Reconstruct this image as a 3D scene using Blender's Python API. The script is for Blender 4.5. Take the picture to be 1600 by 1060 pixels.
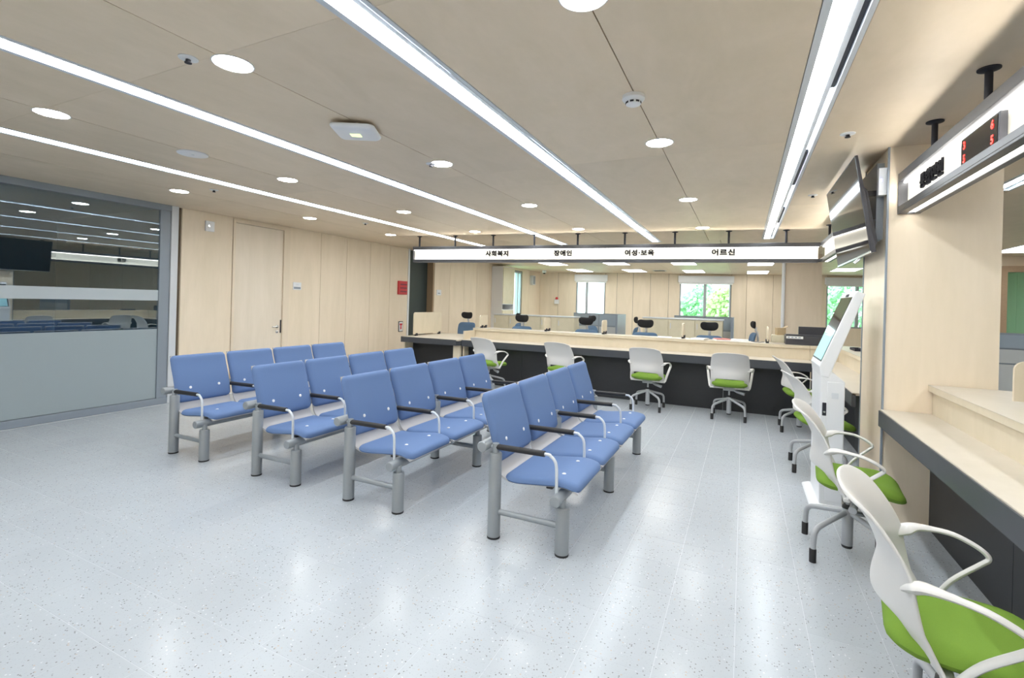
import bpy, bmesh, math, random
from mathutils import Vector, Matrix
random.seed(7)
scene = bpy.context.scene
for o in list(bpy.data.objects):
    bpy.data.objects.remove(o)
C = scene.collection

# ------------------------------------------------------------------ camera
TILT, FPX, VPX, VPY = .027, 755., 1162., 483.
yaw = math.atan((VPX - 800) / FPX); roll = math.atan(TILT)
Y0 = VPY - TILT * (VPX - 800)
fw = Vector((-math.sin(yaw), math.cos(yaw), 0)); rt = Vector((math.cos(yaw), math.sin(yaw), 0)); up = Vector((0, 0, 1))
ex = math.cos(roll) * rt + math.sin(roll) * up
ey = -math.sin(roll) * rt + math.cos(roll) * up
cd = bpy.data.cameras.new('camera'); cam = bpy.data.objects.new('camera', cd); C.objects.link(cam)
cd.sensor_fit = 'HORIZONTAL'; cd.sensor_width = 36; cd.lens = FPX * 36 / 1600
cd.shift_y = -(530 - Y0) / 1600; cd.clip_start = .05; cd.clip_end = 200
M = Matrix((ex, ey, -fw)).transposed().to_4x4(); M.translation = (0, 0, 1.5)
cam.matrix_world = M
scene.camera = cam
# ------------------------------------------------------------------ world and exposure
w = bpy.data.worlds.new('world'); scene.world = w; w.use_nodes = True
bg = w.node_tree.nodes['Background']; bg.inputs[0].default_value = (.86, .95, 1, 1); bg.inputs[1].default_value = 3.0
vs = scene.view_settings
vs.view_transform = 'Standard'; vs.look = 'None'; vs.gamma = 1; vs.use_curve_mapping = False
vs.exposure = 1.45
E_STRIP, E_DOWN, E_PANEL, E_SIGN, E_LED = 9.5, 28., 3., .21, 10.

# ------------------------------------------------------------------ helpers
PI = math.pi
class MB:
    def __init__(s, org=(0, 0, 0)): s.v = []; s.f = []; s.o = Vector(org)
    def add(s, vs_, fs):
        n = len(s.v); s.v += [Vector(a) - s.o for a in vs_]; s.f += [[i + n for i in f] for f in fs]; return s
    def box(s, x0, x1, y0, y1, z0, z1):
        return s.add([(x, y, z) for z in (z0, z1) for y in (y0, y1) for x in (x0, x1)],
                     [(0, 2, 3, 1), (4, 5, 7, 6), (0, 1, 5, 4), (2, 6, 7, 3), (0, 4, 6, 2), (1, 3, 7, 5)])
    def prism(s, pts, a0, a1, axis='y'):
        def P(p, a): return {'y': (p[0], a, p[1]), 'x': (a, p[0], p[1]), 'z': (p[0], p[1], a)}[axis]
        n = len(pts)
        return s.add([P(p, a0) for p in pts] + [P(p, a1) for p in pts],
                     [list(range(n)), list(range(2 * n - 1, n - 1, -1))] + [(i, i + n, (i + 1) % n + n, (i + 1) % n) for i in range(n)])
    def tube(s, path, r, n=10, flat=1.0, closed=False):
        path = [Vector(p) for p in path]; m = len(path); vs_ = []; fs = []
        prev = None
        for i, p in enumerate(path):
            t = (path[min(i + 1, m - 1)] - path[max(i - 1, 0)]).normalized()
            if prev is None:
                a = Vector((0, 0, 1)) if abs(t.z) < .9 else Vector((1, 0, 0))
                u = t.cross(a).normalized()
            else:
                u = (prev - t * prev.dot(t)).normalized()
            prev = u; v = t.cross(u)
            rr = r[i] if isinstance(r, (list, tuple)) else r
            for k in range(n):
                an = 2 * PI * k / n
                vs_.append(p + u * math.cos(an) * rr + v * math.sin(an) * rr * flat)
        for i in range(m - 1):
            for k in range(n):
                fs.append((i * n + k, i * n + (k + 1) % n, (i + 1) * n + (k + 1) % n, (i + 1) * n + k))
        fs.append(list(range(n))[::-1]); fs.append([(m - 1) * n + k for k in range(n)])
        return s.add(vs_, fs)
    def lathe(s, prof, c=(0, 0, 0), n=24, axis='z'):
        vs_ = []; fs = []
        for r, h in prof:
            for k in range(n):
                a = 2 * PI * k / n; p = (r * math.cos(a), r * math.sin(a), h)
                if axis == 'y': p = (p[0], p[2], p[1])
                if axis == 'x': p = (p[2], p[0], p[1])
                vs_.append(Vector(p) + Vector(c))
        for i in range(len(prof) - 1):
            for k in range(n):
                fs.append((i * n + k, i * n + (k + 1) % n, (i + 1) * n + (k + 1) % n, (i + 1) * n + k))
        fs.append(list(range(n))[::-1]); fs.append([(len(prof) - 1) * n + k for k in range(n)])
        return s.add(vs_, fs)
    def build(s, name, m, parent=None, smooth=False, bevel=0, loc=None):
        me = bpy.data.meshes.new(name); me.from_pydata([tuple(a) for a in s.v], [], s.f); me.validate()
        b = bmesh.new(); b.from_mesh(me); bmesh.ops.recalc_face_normals(b, faces=b.faces); b.to_mesh(me); b.free()
        if smooth:
            me.polygons.foreach_set('use_smooth', [True] * len(me.polygons)); me.set_sharp_from_angle(angle=math.radians(38))
        me.materials.append(m)
        o = bpy.data.objects.new(name, me); C.objects.link(o)
        if loc: o.location = loc
        if parent: o.parent = parent
        if bevel:
            bv = o.modifiers.new('b', 'BEVEL'); bv.width = bevel; bv.segments = 2; bv.limit_method = 'ANGLE'
        return o
def spline(pts, k=6):
    pts = [Vector(p) for p in pts]; out = []
    for i in range(len(pts) - 1):
        p0 = pts[max(i - 1, 0)]; p1 = pts[i]; p2 = pts[i + 1]; p3 = pts[min(i + 2, len(pts) - 1)]
        for j in range(k):
            t = j / k
            out.append(.5 * ((2 * p1) + (p2 - p0) * t + (2 * p0 - 5 * p1 + 4 * p2 - p3) * t * t + (3 * p1 - p0 - 3 * p2 + p3) * t ** 3))
    out.append(pts[-1]); return out
def tag(o, label=None, cat=None, group=None, kind=None):
    if label: o['label'] = label
    if cat: o['category'] = cat
    if group: o['group'] = group
    if kind: o['kind'] = kind
    return o
def thing(name, label, cat, loc=(0, 0, 0), rz=0, group=None):
    o = bpy.data.objects.new(name, None); C.objects.link(o); o.location = loc; o.rotation_euler = (0, 0, rz); o.empty_display_size = .1
    return tag(o, label, cat, group)
def copy_tree(o, parent=None, label=None):
    c = o.copy(); C.objects.link(c); c.parent = parent
    if label: c['label'] = label
    for ch in o.children: copy_tree(ch, c)
    return c
def cushion(mapf, a, b, rc, T, e, nu=16, nv=16, back=0.0):
    """rounded pad: (x,y) in [-a,a]x[-b,b] -> mapf(x,y) = (pos, normal); T crown height, e edge width"""
    mb = MB(); sp = lambda n: [math.sin(PI / 2 * (-1 + 2 * i / n)) for i in range(n + 1)]
    P = sp(nu); Q = sp(nv); idf = {}; idb = {}
    for j, q in enumerate(Q):
        for i, p in enumerate(P):
            x = a * p; y = b * q
            d = min(a - abs(x), b - abs(y))
            dx = max(abs(x) - (a - rc), 0); dy = max(abs(y) - (b - rc), 0)
            if dx > 0 and dy > 0:
                k = max(dx, dy) / math.hypot(dx, dy)
                x = math.copysign(a - rc + dx * k, x); y = math.copysign(b - rc + dy * k, y)
            pos, nr = mapf(x, y)
            q_ = 1 - min(d, e) / e; h = T * math.sqrt(max(0, 1 - q_ * q_))
            idf[i, j] = len(mb.v); mb.v.append(Vector(pos) + Vector(nr) * h)
            if d < 1e-6: idb[i, j] = idf[i, j]
            else:
                idb[i, j] = len(mb.v); mb.v.append(Vector(pos) - Vector(nr) * back * math.sqrt(max(0, 1 - q_ * q_)))
    for j in range(nv):
        for i in range(nu):
            mb.f.append([idf[i, j], idf[i + 1, j], idf[i + 1, j + 1], idf[i, j + 1]])
            mb.f.append([idb[i, j], idb[i, j + 1], idb[i + 1, j + 1], idb[i + 1, j]])
    return mb

# ------------------------------------------------------------------ materials
def nodes(name):
    m = bpy.data.materials.new(name); m.use_nodes = True
    return m, m.node_tree.nodes, m.node_tree.links, m.node_tree.nodes['Principled BSDF']
def mat(name, col, rough=.5, metal=0., spec=.5, bump=0., bscale=60., var=0.):
    m, N, L, p = nodes(name)
    p.inputs['Base Color'].default_value = (*col, 1); p.inputs['Roughness'].default_value = rough
    p.inputs['Metallic'].default_value = metal; p.inputs['Specular IOR Level'].default_value = spec
    if var or bump:
        tc = N.new('ShaderNodeTexCoord'); nz = N.new('ShaderNodeTexNoise'); nz.inputs['Scale'].default_value = bscale; nz.inputs['Detail'].default_value = 4
        L.new(tc.outputs['Object'], nz.inputs['Vector'])
        if var:
            mx = N.new('ShaderNodeMixRGB'); mx.inputs[1].default_value = (*[c * (1 - var) for c in col], 1); mx.inputs[2].default_value = (*[min(1, c * (1 + var)) for c in col], 1)
            L.new(nz.outputs['Fac'], mx.inputs[0]); L.new(mx.outputs[0], p.inputs['Base Color'])
        if bump:
            b = N.new('ShaderNodeBump'); b.inputs['Strength'].default_value = bump; b.inputs['Distance'].default_value = .002
            L.new(nz.outputs['Fac'], b.inputs['Height']); L.new(b.outputs[0], p.inputs['Normal'])
    return m
def emit(name, col, s):
    m, N, L, p = nodes(name)
    p.inputs['Base Color'].default_value = (*col, 1); p.inputs['Emission Color'].default_value = (*col, 1); p.inputs['Emission Strength'].default_value = s
    p.inputs['Roughness'].default_value = .5
    return m
def ply(name, col, grain, rough=.42, rnd=.05, spec=.3):
    """birch plywood: long soft figure along one axis, wavy flame, tone differing from sheet to sheet"""
    m, N, L, p = nodes(name)
    geo = N.new('ShaderNodeNewGeometry'); mp = N.new('ShaderNodeMapping'); mp.inputs['Scale'].default_value = grain
    L.new(geo.outputs['Position'], mp.inputs['Vector'])
    oi = N.new('ShaderNodeObjectInfo'); ad = N.new('ShaderNodeVectorMath'); ad.operation = 'ADD'
    sc = N.new('ShaderNodeMath'); sc.operation = 'MULTIPLY'; sc.inputs[1].default_value = 37
    L.new(oi.outputs['Random'], sc.inputs[0]); L.new(mp.outputs[0], ad.inputs[0]); L.new(sc.outputs[0], ad.inputs[1])
    n1 = N.new('ShaderNodeTexNoise'); n1.inputs['Scale'].default_value = 3.2; n1.inputs['Detail'].default_value = 6; n1.inputs['Distortion'].default_value = 1.3
    n2 = N.new('ShaderNodeTexNoise'); n2.inputs['Scale'].default_value = 30; n2.inputs['Detail'].default_value = 3
    L.new(ad.outputs[0], n1.inputs['Vector']); L.new(ad.outputs[0], n2.inputs['Vector'])
    a = N.new('ShaderNodeMath'); a.operation = 'MULTIPLY_ADD'; a.inputs[1].default_value = .3
    L.new(n2.outputs['Fac'], a.inputs[0]); L.new(n1.outputs['Fac'], a.inputs[2])
    r = N.new('ShaderNodeValToRGB'); e = r.color_ramp.elements
    e[0].position = .35; e[0].color = (*[c * .93 for c in col[:2]], col[2] * .89, 1); e[1].position = .95; e[1].color = (*[min(1, c * 1.05) for c in col], 1)
    L.new(a.outputs[0], r.inputs[0])
    hs = N.new('ShaderNodeHueSaturation'); mr = N.new('ShaderNodeMapRange'); mr.inputs[3].default_value = 1 - rnd; mr.inputs[4].default_value = 1 + rnd
    L.new(oi.outputs['Random'], mr.inputs[0]); L.new(mr.outputs[0], hs.inputs['Value']); L.new(r.outputs[0], hs.inputs['Color'])
    L.new(hs.outputs[0], p.inputs['Base Color'])
    p.inputs['Roughness'].default_value = rough; p.inputs['Specular IOR Level'].default_value = spec
    return m
def terrazzo(name):
    m, N, L, p = nodes(name)
    geo = N.new('ShaderNodeNewGeometry'); oi = N.new('ShaderNodeObjectInfo')
    def chips(scale, lo, size):
        v = N.new('ShaderNodeTexVoronoi'); v.inputs['Scale'].default_value = scale; L.new(geo.outputs['Position'], v.inputs['Vector'])
        sp = N.new('ShaderNodeSeparateColor'); L.new(v.outputs['Color'], sp.inputs[0])
        g = N.new('ShaderNodeMath'); g.operation = 'GREATER_THAN'; g.inputs[1].default_value = lo; L.new(sp.outputs[0], g.inputs[0])
        l = N.new('ShaderNodeMath'); l.operation = 'LESS_THAN'; l.inputs[1].default_value = size; L.new(v.outputs['Distance'], l.inputs[0])
        mu = N.new('ShaderNodeMath'); mu.operation = 'MULTIPLY'; L.new(g.outputs[0], mu.inputs[0]); L.new(l.outputs[0], mu.inputs[1])
        return mu
    nz = N.new('ShaderNodeTexNoise'); nz.inputs['Scale'].default_value = 1.6; nz.inputs['Detail'].default_value = 5; L.new(geo.outputs['Position'], nz.inputs['Vector'])
    base = N.new('ShaderNodeMixRGB'); base.inputs[1].default_value = (.425, .455, .488, 1); base.inputs[2].default_value = (.475, .505, .537, 1); L.new(nz.outputs['Fac'], base.inputs[0])
    hs = N.new('ShaderNodeHueSaturation'); mr = N.new('ShaderNodeMapRange'); mr.inputs[3].default_value = .982; mr.inputs[4].default_value = 1.018
    L.new(oi.outputs['Random'], mr.inputs[0]); L.new(mr.outputs[0], hs.inputs['Value']); L.new(base.outputs[0], hs.inputs['Color'])
    cur = hs.outputs[0]
    for sc, lo, sz, c in ((110, .915, .36, (.22, .21, .21)), (80, .955, .30, (.62, .64, .66)), (170, .84, .38, (.40, .42, .45)), (85, .968, .32, (.48, .40, .33))):
        ch = chips(sc, lo, sz); mx = N.new('ShaderNodeMixRGB'); mx.inputs[2].default_value = (*c, 1)
        L.new(ch.outputs[0], mx.inputs[0]); L.new(cur, mx.inputs[1]); cur = mx.outputs[0]
    L.new(cur, p.inputs['Base Color']); p.inputs['Roughness'].default_value = .19; p.inputs['Specular IOR Level'].default_value = .2
    return m
def glass(name, tint, ior=1.75, rough=0.):
    m, N, L, p = nodes(name); N.remove(p)
    t = N.new('ShaderNodeBsdfTransparent'); t.inputs[0].default_value = (*tint, 1)
    g = N.new('ShaderNodeBsdfGlossy'); g.inputs['Roughness'].default_value = rough; g.inputs[0].default_value = (.82, .93, 1, 1)
    fr = N.new('ShaderNodeFresnel'); fr.inputs[0].default_value = ior
    ge = N.new('ShaderNodeNewGeometry'); iv = N.new('ShaderNodeMath'); iv.operation = 'SUBTRACT'; iv.inputs[0].default_value = 1; L.new(ge.outputs['Backfacing'], iv.inputs[1])
    mu = N.new('ShaderNodeMath'); mu.operation = 'MULTIPLY'; L.new(fr.outputs[0], mu.inputs[0]); L.new(iv.outputs[0], mu.inputs[1])   # the sheet reflects once, on the side the ray enters
    mx = N.new('ShaderNodeMixShader'); L.new(mu.outputs[0], mx.inputs[0]); L.new(t.outputs[0], mx.inputs[1]); L.new(g.outputs[0], mx.inputs[2])
    L.new(mx.outputs[0], N['Material Output'].inputs[0]); return m
PLYC = (.875, .75, .60)
m_wall = ply('wall plywood', PLYC, (1, 1, .16))
m_ceil = ply('ceiling plywood', (.80, .665, .515), (1, .45, 1), rnd=.05)
m_back = mat('dark joint', (.16, .12, .08), .8)
m_top = ply('pale birch worktop', (.62, .56, .475), (.5, .5, 1), rough=.35, rnd=.01)
m_birch = ply('birch panel', (.70, .61, .47), (1, 1, .3), rnd=.02)
m_edge = mat('plywood edge', (.50, .36, .24), .5, var=.2, bscale=90)
m_door = ply('door laminate', (.85, .75, .63), (1, 1, .12), rnd=.01)
m_cabw = ply('cream laminate', (.74, .68, .52), (1, 1, 1), rnd=.02)
m_floor = terrazzo('terrazzo'); m_grout = mat('tile joint', (.52, .55, .58), .3)
m_white = mat('white plastic', (.67, .655, .635), .38, bump=.05, bscale=300)
m_whitep = mat('white paint', (.82, .83, .85), .3)
m_green = mat('green upholstery', (.19, .325, .045), .85, spec=.2, bump=.35, bscale=420, var=.06)
m_blue = mat('blue upholstery', (.135, .215, .41), .7, spec=.25, bump=.2, bscale=350, var=.05)
m_shell = mat('pale grey perforated shell', (.50, .49, .50), .5, var=.08, bscale=500)
m_steel = mat('grey painted steel', (.33, .355, .375), .38, metal=.25, var=.03)
m_chrome = mat('bright steel', (.72, .73, .74), .22, metal=.9)
m_base = mat('grey chair base', (.42, .43, .45), .4, metal=.15)
m_black = mat('black rubber', (.018, .017, .018), .5)
m_bmat = mat('black mesh', (.016, .016, .018), .8)
m_dark = mat('charcoal laminate', (.022, .023, .026), .45, var=.1, bscale=20)
m_fascia = mat('slate edge band', (.055, .06, .072), .42, var=.05, bscale=20)
m_sign = mat('brushed dark steel', (.075, .075, .082), .36, metal=.35, var=.1, bscale=25)
m_alu = mat('aluminium trim', (.70, .73, .77), .4, metal=.1)
m_slot = mat('slot black', (.02, .02, .03), .6)
m_frame = mat('grey blue frame', (.30, .345, .40), .4, metal=.2)
m_winf = mat('window frame', (.40, .43, .46), .4)
m_pane = glass('partition glass', (.64, .80, .88), ior=3.4)
m_frost = mat('frosted film', (.36, .42, .45), .32, spec=.35)
m_band = mat('frosted stripe', (.52, .58, .62), .4)
m_win = glass('window glass', (.86, .97, .97), ior=1.45)
m_screen = mat('black screen', (.012, .011, .013), .05, spec=.35)
m_tvbody = mat('tv casing', (.05, .05, .06), .35)
m_red = mat('red paint', (.62, .02, .03), .4)
m_letter = mat('black letter', (.008, .008, .01), .9, spec=.1)
m_mesh = mat('blue mesh fabric', (.12, .21, .34), .75, var=.08, bscale=400)
m_part = mat('blue grey partition fabric', (.36, .43, .50), .8, var=.05, bscale=200)
m_partl = mat('pale partition fabric', (.60, .62, .62), .8, var=.04, bscale=200)
m_paper = mat('paper', (.85, .85, .84), .7)
m_leaf = mat('leaves', (.42, .66, .40), .7, var=.35, bscale=3)
m_leaf2 = mat('young leaves', (.62, .76, .38), .7, var=.3, bscale=3)
m_bark = mat('bark', (.2, .14, .1), .9)
m_grass = mat('lawn', (.25, .42, .14), .9, var=.2)
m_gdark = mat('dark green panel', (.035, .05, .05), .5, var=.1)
m_brown = mat('brown reveal', (.42, .30, .19), .6)  # brown jamb colour of the recess return
m_room = mat('grey inner wall', (.50, .51, .52), .8, var=.05, bscale=8)
e_strip = emit('strip diffuser', (.90, .96, 1), E_STRIP); e_down = emit('downlight diffuser', (.98, .985, .97), E_DOWN); e_panel = emit('office panel', (1, .985, .95), E_PANEL)
e_sign = emit('lit sign panel', (1, .95, .82), E_SIGN); e_sign.node_tree.nodes['Principled BSDF'].inputs['Base Color'].default_value = (.45, .43, .37, 1); e_led = emit('led bar', (1, .98, .93), E_LED)
e_under = emit('under light', (1, .98, .93), 2.6); e_led2 = emit('upper led', (1, .98, .93), 3.5); e_red = emit('red led', (1, .03, .02), 1.6); e_blue = emit('blue led', (.3, .3, 1), 2.); e_cyan = emit('kiosk picture', (.35, .66, .72), .14); e_grn = emit('glowing green label', (.7, .9, .35), .6)

H = 2.7; XL = -7.1
def struct(o): o['kind'] = 'structure'; return o
def box_obj(name, b, m, parent=None, bevel=0, org=(0, 0, 0), loc=None): return MB(org).box(*b).build(name, m, parent, bevel=bevel, loc=loc)

# ================================================================== SETTING
# ---- floor: slab, 300 tiles in the part nearest the camera, the rest of the field joined
fl = struct(MB().box(-7.3, 7, -4, 22, -.12, -.0004).box(-10.6, -7.3, -4, 4.2, -.12, -.0004).build('floor', m_grout))
T = .305; GAP = .0011
tm = MB().box(GAP, T - GAP, GAP, T - GAP, -.006, 0)
tiles = []
for i in range(-24, 5):
    for j in range(2, 27):
        x = i * T; y = j * T + .2
        if x < XL: continue
        c = Vector((x + T / 2, y + T / 2, -1.5)); z = c.dot(fw); u = FPX * c.dot(rt) / z if z > .3 else 9e9; v = FPX * 1.5 / z if z > .3 else 9e9
        seen = z > .3 and abs(u) < 850 and v < 640 and not (x > 1.19)
        tiles.append((0 if seen else 1, z, x, y))
tiles.sort()
t0 = tm.build('floor_tile', m_floor, fl, loc=(tiles[0][2], tiles[0][3], 0))
for _, _, x, y in tiles[1:300]:
    t = t0.copy(); C.objects.link(t); t.location = (x, y, 0)
rest = MB()
for _, _, x, y in tiles[300:]: rest.box(x + GAP, x + T - GAP, y + GAP, y + T - GAP, -.006, 0)
rest.box(XL, 1.5, -4, 2 * T + .2 - GAP, -.006, 0)
tag(rest.build('floor_tile_field', m_floor, fl), kind='stuff')

# ---- ceiling: slab, plywood sheets between lights and seams
ce = struct(MB().box(-7.3, 7, -4, 22, H + .13, H + .25).box(-10.6, -7.3, -4, 4.2, H + .13, H + .25).build('ceiling', m_back))
STR = (-5.08, -3.295, -1.49, .345)          # linear lights
SW = .096
xs = [XL - .2, -5.955, None, -4.235, None, -2.405, None, -.585, None, 1.25, 2.06, 2.28, 4.1, 6.9]
edges = [(XL - .2, -5.955), (-5.955, STR[0] - SW), (STR[0] + SW, -4.235), (-4.235, STR[1] - SW), (STR[1] + SW, -2.405), (-2.405, STR[2] - SW),
         (STR[2] + SW, -.585), (-.585, STR[3] - SW), (STR[3] + SW, 1.25), (1.25, 2.08), (2.27, 4.2), (4.2, 6.9)]
ysm = [-4, 1.53, 3.95, 6.37, 9.25]; g = .003
for x0, x1 in edges:
    for y0, y1 in zip(ysm[:-1], ysm[1:]):
        box_obj('ceiling_panel', (x0 + g, x1 - g, y0 + .0007, y1 - .0007, H, H + .02), m_ceil, ce)
for x0, x1 in [(XL - .2, -5.8), (-5.8, -4.0), (-4.0, -2.2), (-2.2, -.4), (-.4, 1.4), (1.4, 3.2), (3.2, 6.9)]:
    for y0, y1 in [(9.25, 12.2), (12.2, 15.5), (15.5, 21.8)]:
        box_obj('ceiling_panel', (x0 + g, x1 - g, y0 + .001, y1 - .001, H, H + .02), m_ceil, ce)
MB().box(-10.6, -7.3, -4, 4.2, H + .0, H + .02).build('ceiling_panel', m_room, ce)

# ---- left wall, one plane from the glass partition to the far corner
wl = struct(MB().box(XL - .2, XL - .03, 4.02, 9.25, 0, H + .1).box(XL - .4, XL - .2, 9.2, 10.3, 0, H + .1).box(XL - .2, XL - .03, 10.22, 14.3, 0, H + .1)
            .box(XL - .2, XL - .03, 14.3, 15.62, 0, 1.0).box(XL - .2, XL - .03, 14.3, 15.62, 2.6, H + .1).box(XL - .2, XL - .03, 15.62, 17.6, 0, H + .1).build('wall_left', m_back))
for y0, y1 in [(4.08, 4.83), (5.87, 6.55), (6.55, 7.2), (7.2, 7.87), (7.87, 8.5), (8.5, 9.14), (10.22, 10.93), (10.93, 11.67), (11.67, 12.38), (12.38, 13.13), (13.13, 14.3), (15.62, 16.2), (16.2, 17.3)]:
    box_obj('wall_panel', (XL - .03, XL, y0 + .004, y1 - .004, .06, H - .002), m_wall, wl)
box_obj('wall_panel', (XL - .03, XL, 14.3, 15.62, .06, 1.0), m_wall, wl); box_obj('wall_panel', (XL - .03, XL, 14.3, 15.62, 2.62, H), m_wall, wl)
MB().box(XL - .03, XL + .006, 9.145, 9.2, 0, H).build('recess_trim', m_whitep, wl)
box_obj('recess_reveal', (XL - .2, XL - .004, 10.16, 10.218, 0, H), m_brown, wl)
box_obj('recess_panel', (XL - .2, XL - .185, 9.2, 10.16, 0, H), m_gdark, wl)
struct(box_obj('baseboard_left', (XL - .03, XL - .008, 4.08, 9.14, 0, .058), m_frame))
# door in the left wall
d1 = struct(MB().box(XL - .05, XL + .012, 4.834, 4.872, 0, H - .03).box(XL - .05, XL + .012, 5.745, 5.866, 0, H - .03).box(XL - .05, XL + .012, 4.872, 5.745, H - .075, H - .03).build('door_1', m_wall, bevel=.003))
lf = box_obj('door_leaf', (XL - .045, XL - .012, 4.876, 5.741, .008, H - .08), m_door, d1)
MB().lathe([(.026, 0), (.026, .008), (.011, .01), (.011, .045)], (XL - .012, 5.655, .99), 16, 'x').tube([(XL + .033, 5.655, .99), (XL + .035, 5.60, .99), (XL + .034, 5.53, .988)], .009, 10).build('lever_handle', m_chrome, d1, smooth=True)
MB().lathe([(.024, 0), (.024, .01), (.012, .014)], (XL - .012, 5.655, .90), 16, 'x').build('lock_cylinder', m_chrome, d1, smooth=True)
box_obj('latch_plate', (XL - .012, XL - .008, 5.715, 5.739, .88, 1.1), m_slot, d1)
box_obj('wall_panel', (XL - .03, XL, 4.834, 5.866, H - .028, H - .002), m_wall, wl)

# glass partition wall with the grey room behind it
gw = struct(MB().box(XL - .05, XL + .03, -4, 4.0, 0, .085).box(XL - .05, XL + .03, -4, 4.0, 2.62, H).build('wall_glass', m_frame, bevel=.004))
for y0, y1, m in ((3.93, 4.02, m_alu), (3.80, 3.925, m_frame), (1.2, 1.24, m_frame), (-1.4, -1.36, m_frame)):
    box_obj('mullion', (XL - .05, XL + .034 if m is m_alu else XL + .02, y0, y1, .085 if m is not m_alu else 0, 2.62 if m is not m_alu else H), m, gw, .003)
for y0, y1 in ((-4, -1.4), (-1.36, 1.2), (1.24, 3.80)):
    box_obj('glass_pane', (XL - .012, XL, y0 + .002, y1 - .002, .09, 2.615), m_pane, gw)
    box_obj('frosted_film', (XL + .001, XL + .003, y0 + .002, y1 - .002, .09, 1.02), m_frost, gw)
    box_obj('frosted_stripe', (XL + .001, XL + .003, y0 + .002, y1 - .002, 1.40, 1.54), m_band, gw)
struct(MB().box(-10.6, -10.5, -4, 4.2, 0, H).box(-10.5, XL - .2, 4.03, 4.2, 0, H).box(-10.5, XL - .05, -4.1, -4, 0, H).build('wall_inner_room', m_room))

# ---- walls out of view that close the room
wb = struct(MB().box(-7.3, 7, -4.2, -4, 0, H + .1).build('wall_back', m_back))
for k in range(14): box_obj('wall_panel', (XL + k * 1.0 + .004, XL + k * 1.0 + .996, -4, -3.97, .06, H - .002), m_wall, wb)
wr = struct(MB().box(6.8, 7, -4, 22, 0, H + .1).build('wall_right', m_back))
for k in range(25): box_obj('wall_panel', (6.77, 6.8, -4 + k * 1.0 + .004, -4 + k * 1.0 + .996, .06, H - .002), m_wall, wr)

# ---- rear office wall with windows (runs a little askew)
ang = math.atan(.2); ca = math.cos(ang)
def sx(X): return (X + 7.1) / ca
rw = MB()
wins = [(-5.72, -4.66, 1), (-2.08, -.40, 2), (2.50, 4.3, 3)]
ZS, ZT = .95, 2.52
cur = -.3
for a, b, _ in wins:
    rw.box(cur, sx(a), .03, .2, 0, H + .1); rw.box(sx(a), sx(b), .03, .2, 0, ZS); rw.box(sx(a), sx(b), .03, .2, ZT, H + .1); cur = sx(b)
rw.box(cur, sx(6.9), .03, .2, 0, H + .1)
rear = struct(rw.build('wall_rear', m_back, loc=(-7.1, 17.25, 0))); rear.rotation_euler = (0, 0, ang)
def rp(a, b, z0=.06, z1=H - .002): box_obj('wall_panel', (sx(a) + .005, sx(b) - .005, 0, .03, z0, z1), m_wall, rear)
for a, b in [(-7.1, -6.4), (-6.4, -5.72), (-4.66, -4.25), (-4.25, -3.68), (-3.68, -3.08), (-3.08, -2.46), (-2.46, -2.08), (-.40, .08), (.08, .9), (.9, 1.7), (1.7, 2.5), (4.3, 5.1), (5.1, 6.0), (6.0, 6.7)]: rp(a, b)
for a, b, n in wins:
    rp(a, b, .06, ZS); rp(a, b, ZT, H - .002)
    wn = MB()
    x0, x1 = sx(a), sx(b); f = .05; mid = x0 + (x1 - x0) * (.36 if n == 1 else .5)
    wn.box(x0, x1, .05, .13, ZS, ZS + f).box(x0, x1, .05, .13, ZT - f, ZT).box(x0, x0 + f, .05, .13, ZS + f, ZT - f).box(x1 - f, x1, .05, .13, ZS + f, ZT - f).box(mid - .05, mid + .05, .06, .125, ZS + f, ZT - f)
    wo = struct(wn.build('window_%d' % n, m_winf, loc=(-7.1, 17.25, 0))); wo.rotation_euler = (0, 0, ang)
    box_obj('window_pane', (x0 + f, mid - .05, .085, .095, ZS + f, ZT - f), m_win, wo); box_obj('window_pane', (mid + .05, x1 - f, .085, .095, ZS + f, ZT - f), m_win, wo)
    bl = thing('roller_blind', {1: 'narrow white roller blind box above the left rear window', 2: 'wide white roller blind box above the middle rear window', 3: 'white roller blind box above the rear window beyond the kiosk'}[n], 'blind',
               (-7.1 + x0 * ca, 17.25 + x0 * math.sin(ang), ZT - .13), ang, 'roller blinds on the rear windows')
    MB().box(-.07, x1 - x0 + .07, -.09, -.002, 0, .24).build('cassette', m_whitep, bl, bevel=.008)
    MB().box(-.03, x1 - x0 + .03, -.05, -.04, -.06, 0).build('blind_fabric', m_paper, bl)
# window in the far left wall
wn = MB()
for b in [(14.3, 15.62, 1.0, 1.06), (14.3, 15.62, 2.54, 2.6), (14.3, 14.36, 1.06, 2.54), (15.56, 15.62, 1.06, 2.54), (14.86, 14.94, 1.06, 2.54), (15.3, 15.36, 1.06, 2.54)]:
    wn.box(XL - .15, XL - .04, *b)
w4 = struct(wn.build('window_4', m_winf))
for y0, y1 in ((14.36, 14.86), (14.94, 15.3), (15.36, 15.56)): box_obj('window_pane', (XL - .1, XL - .09, y0, y1, 1.06, 2.54), m_win, w4)
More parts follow.
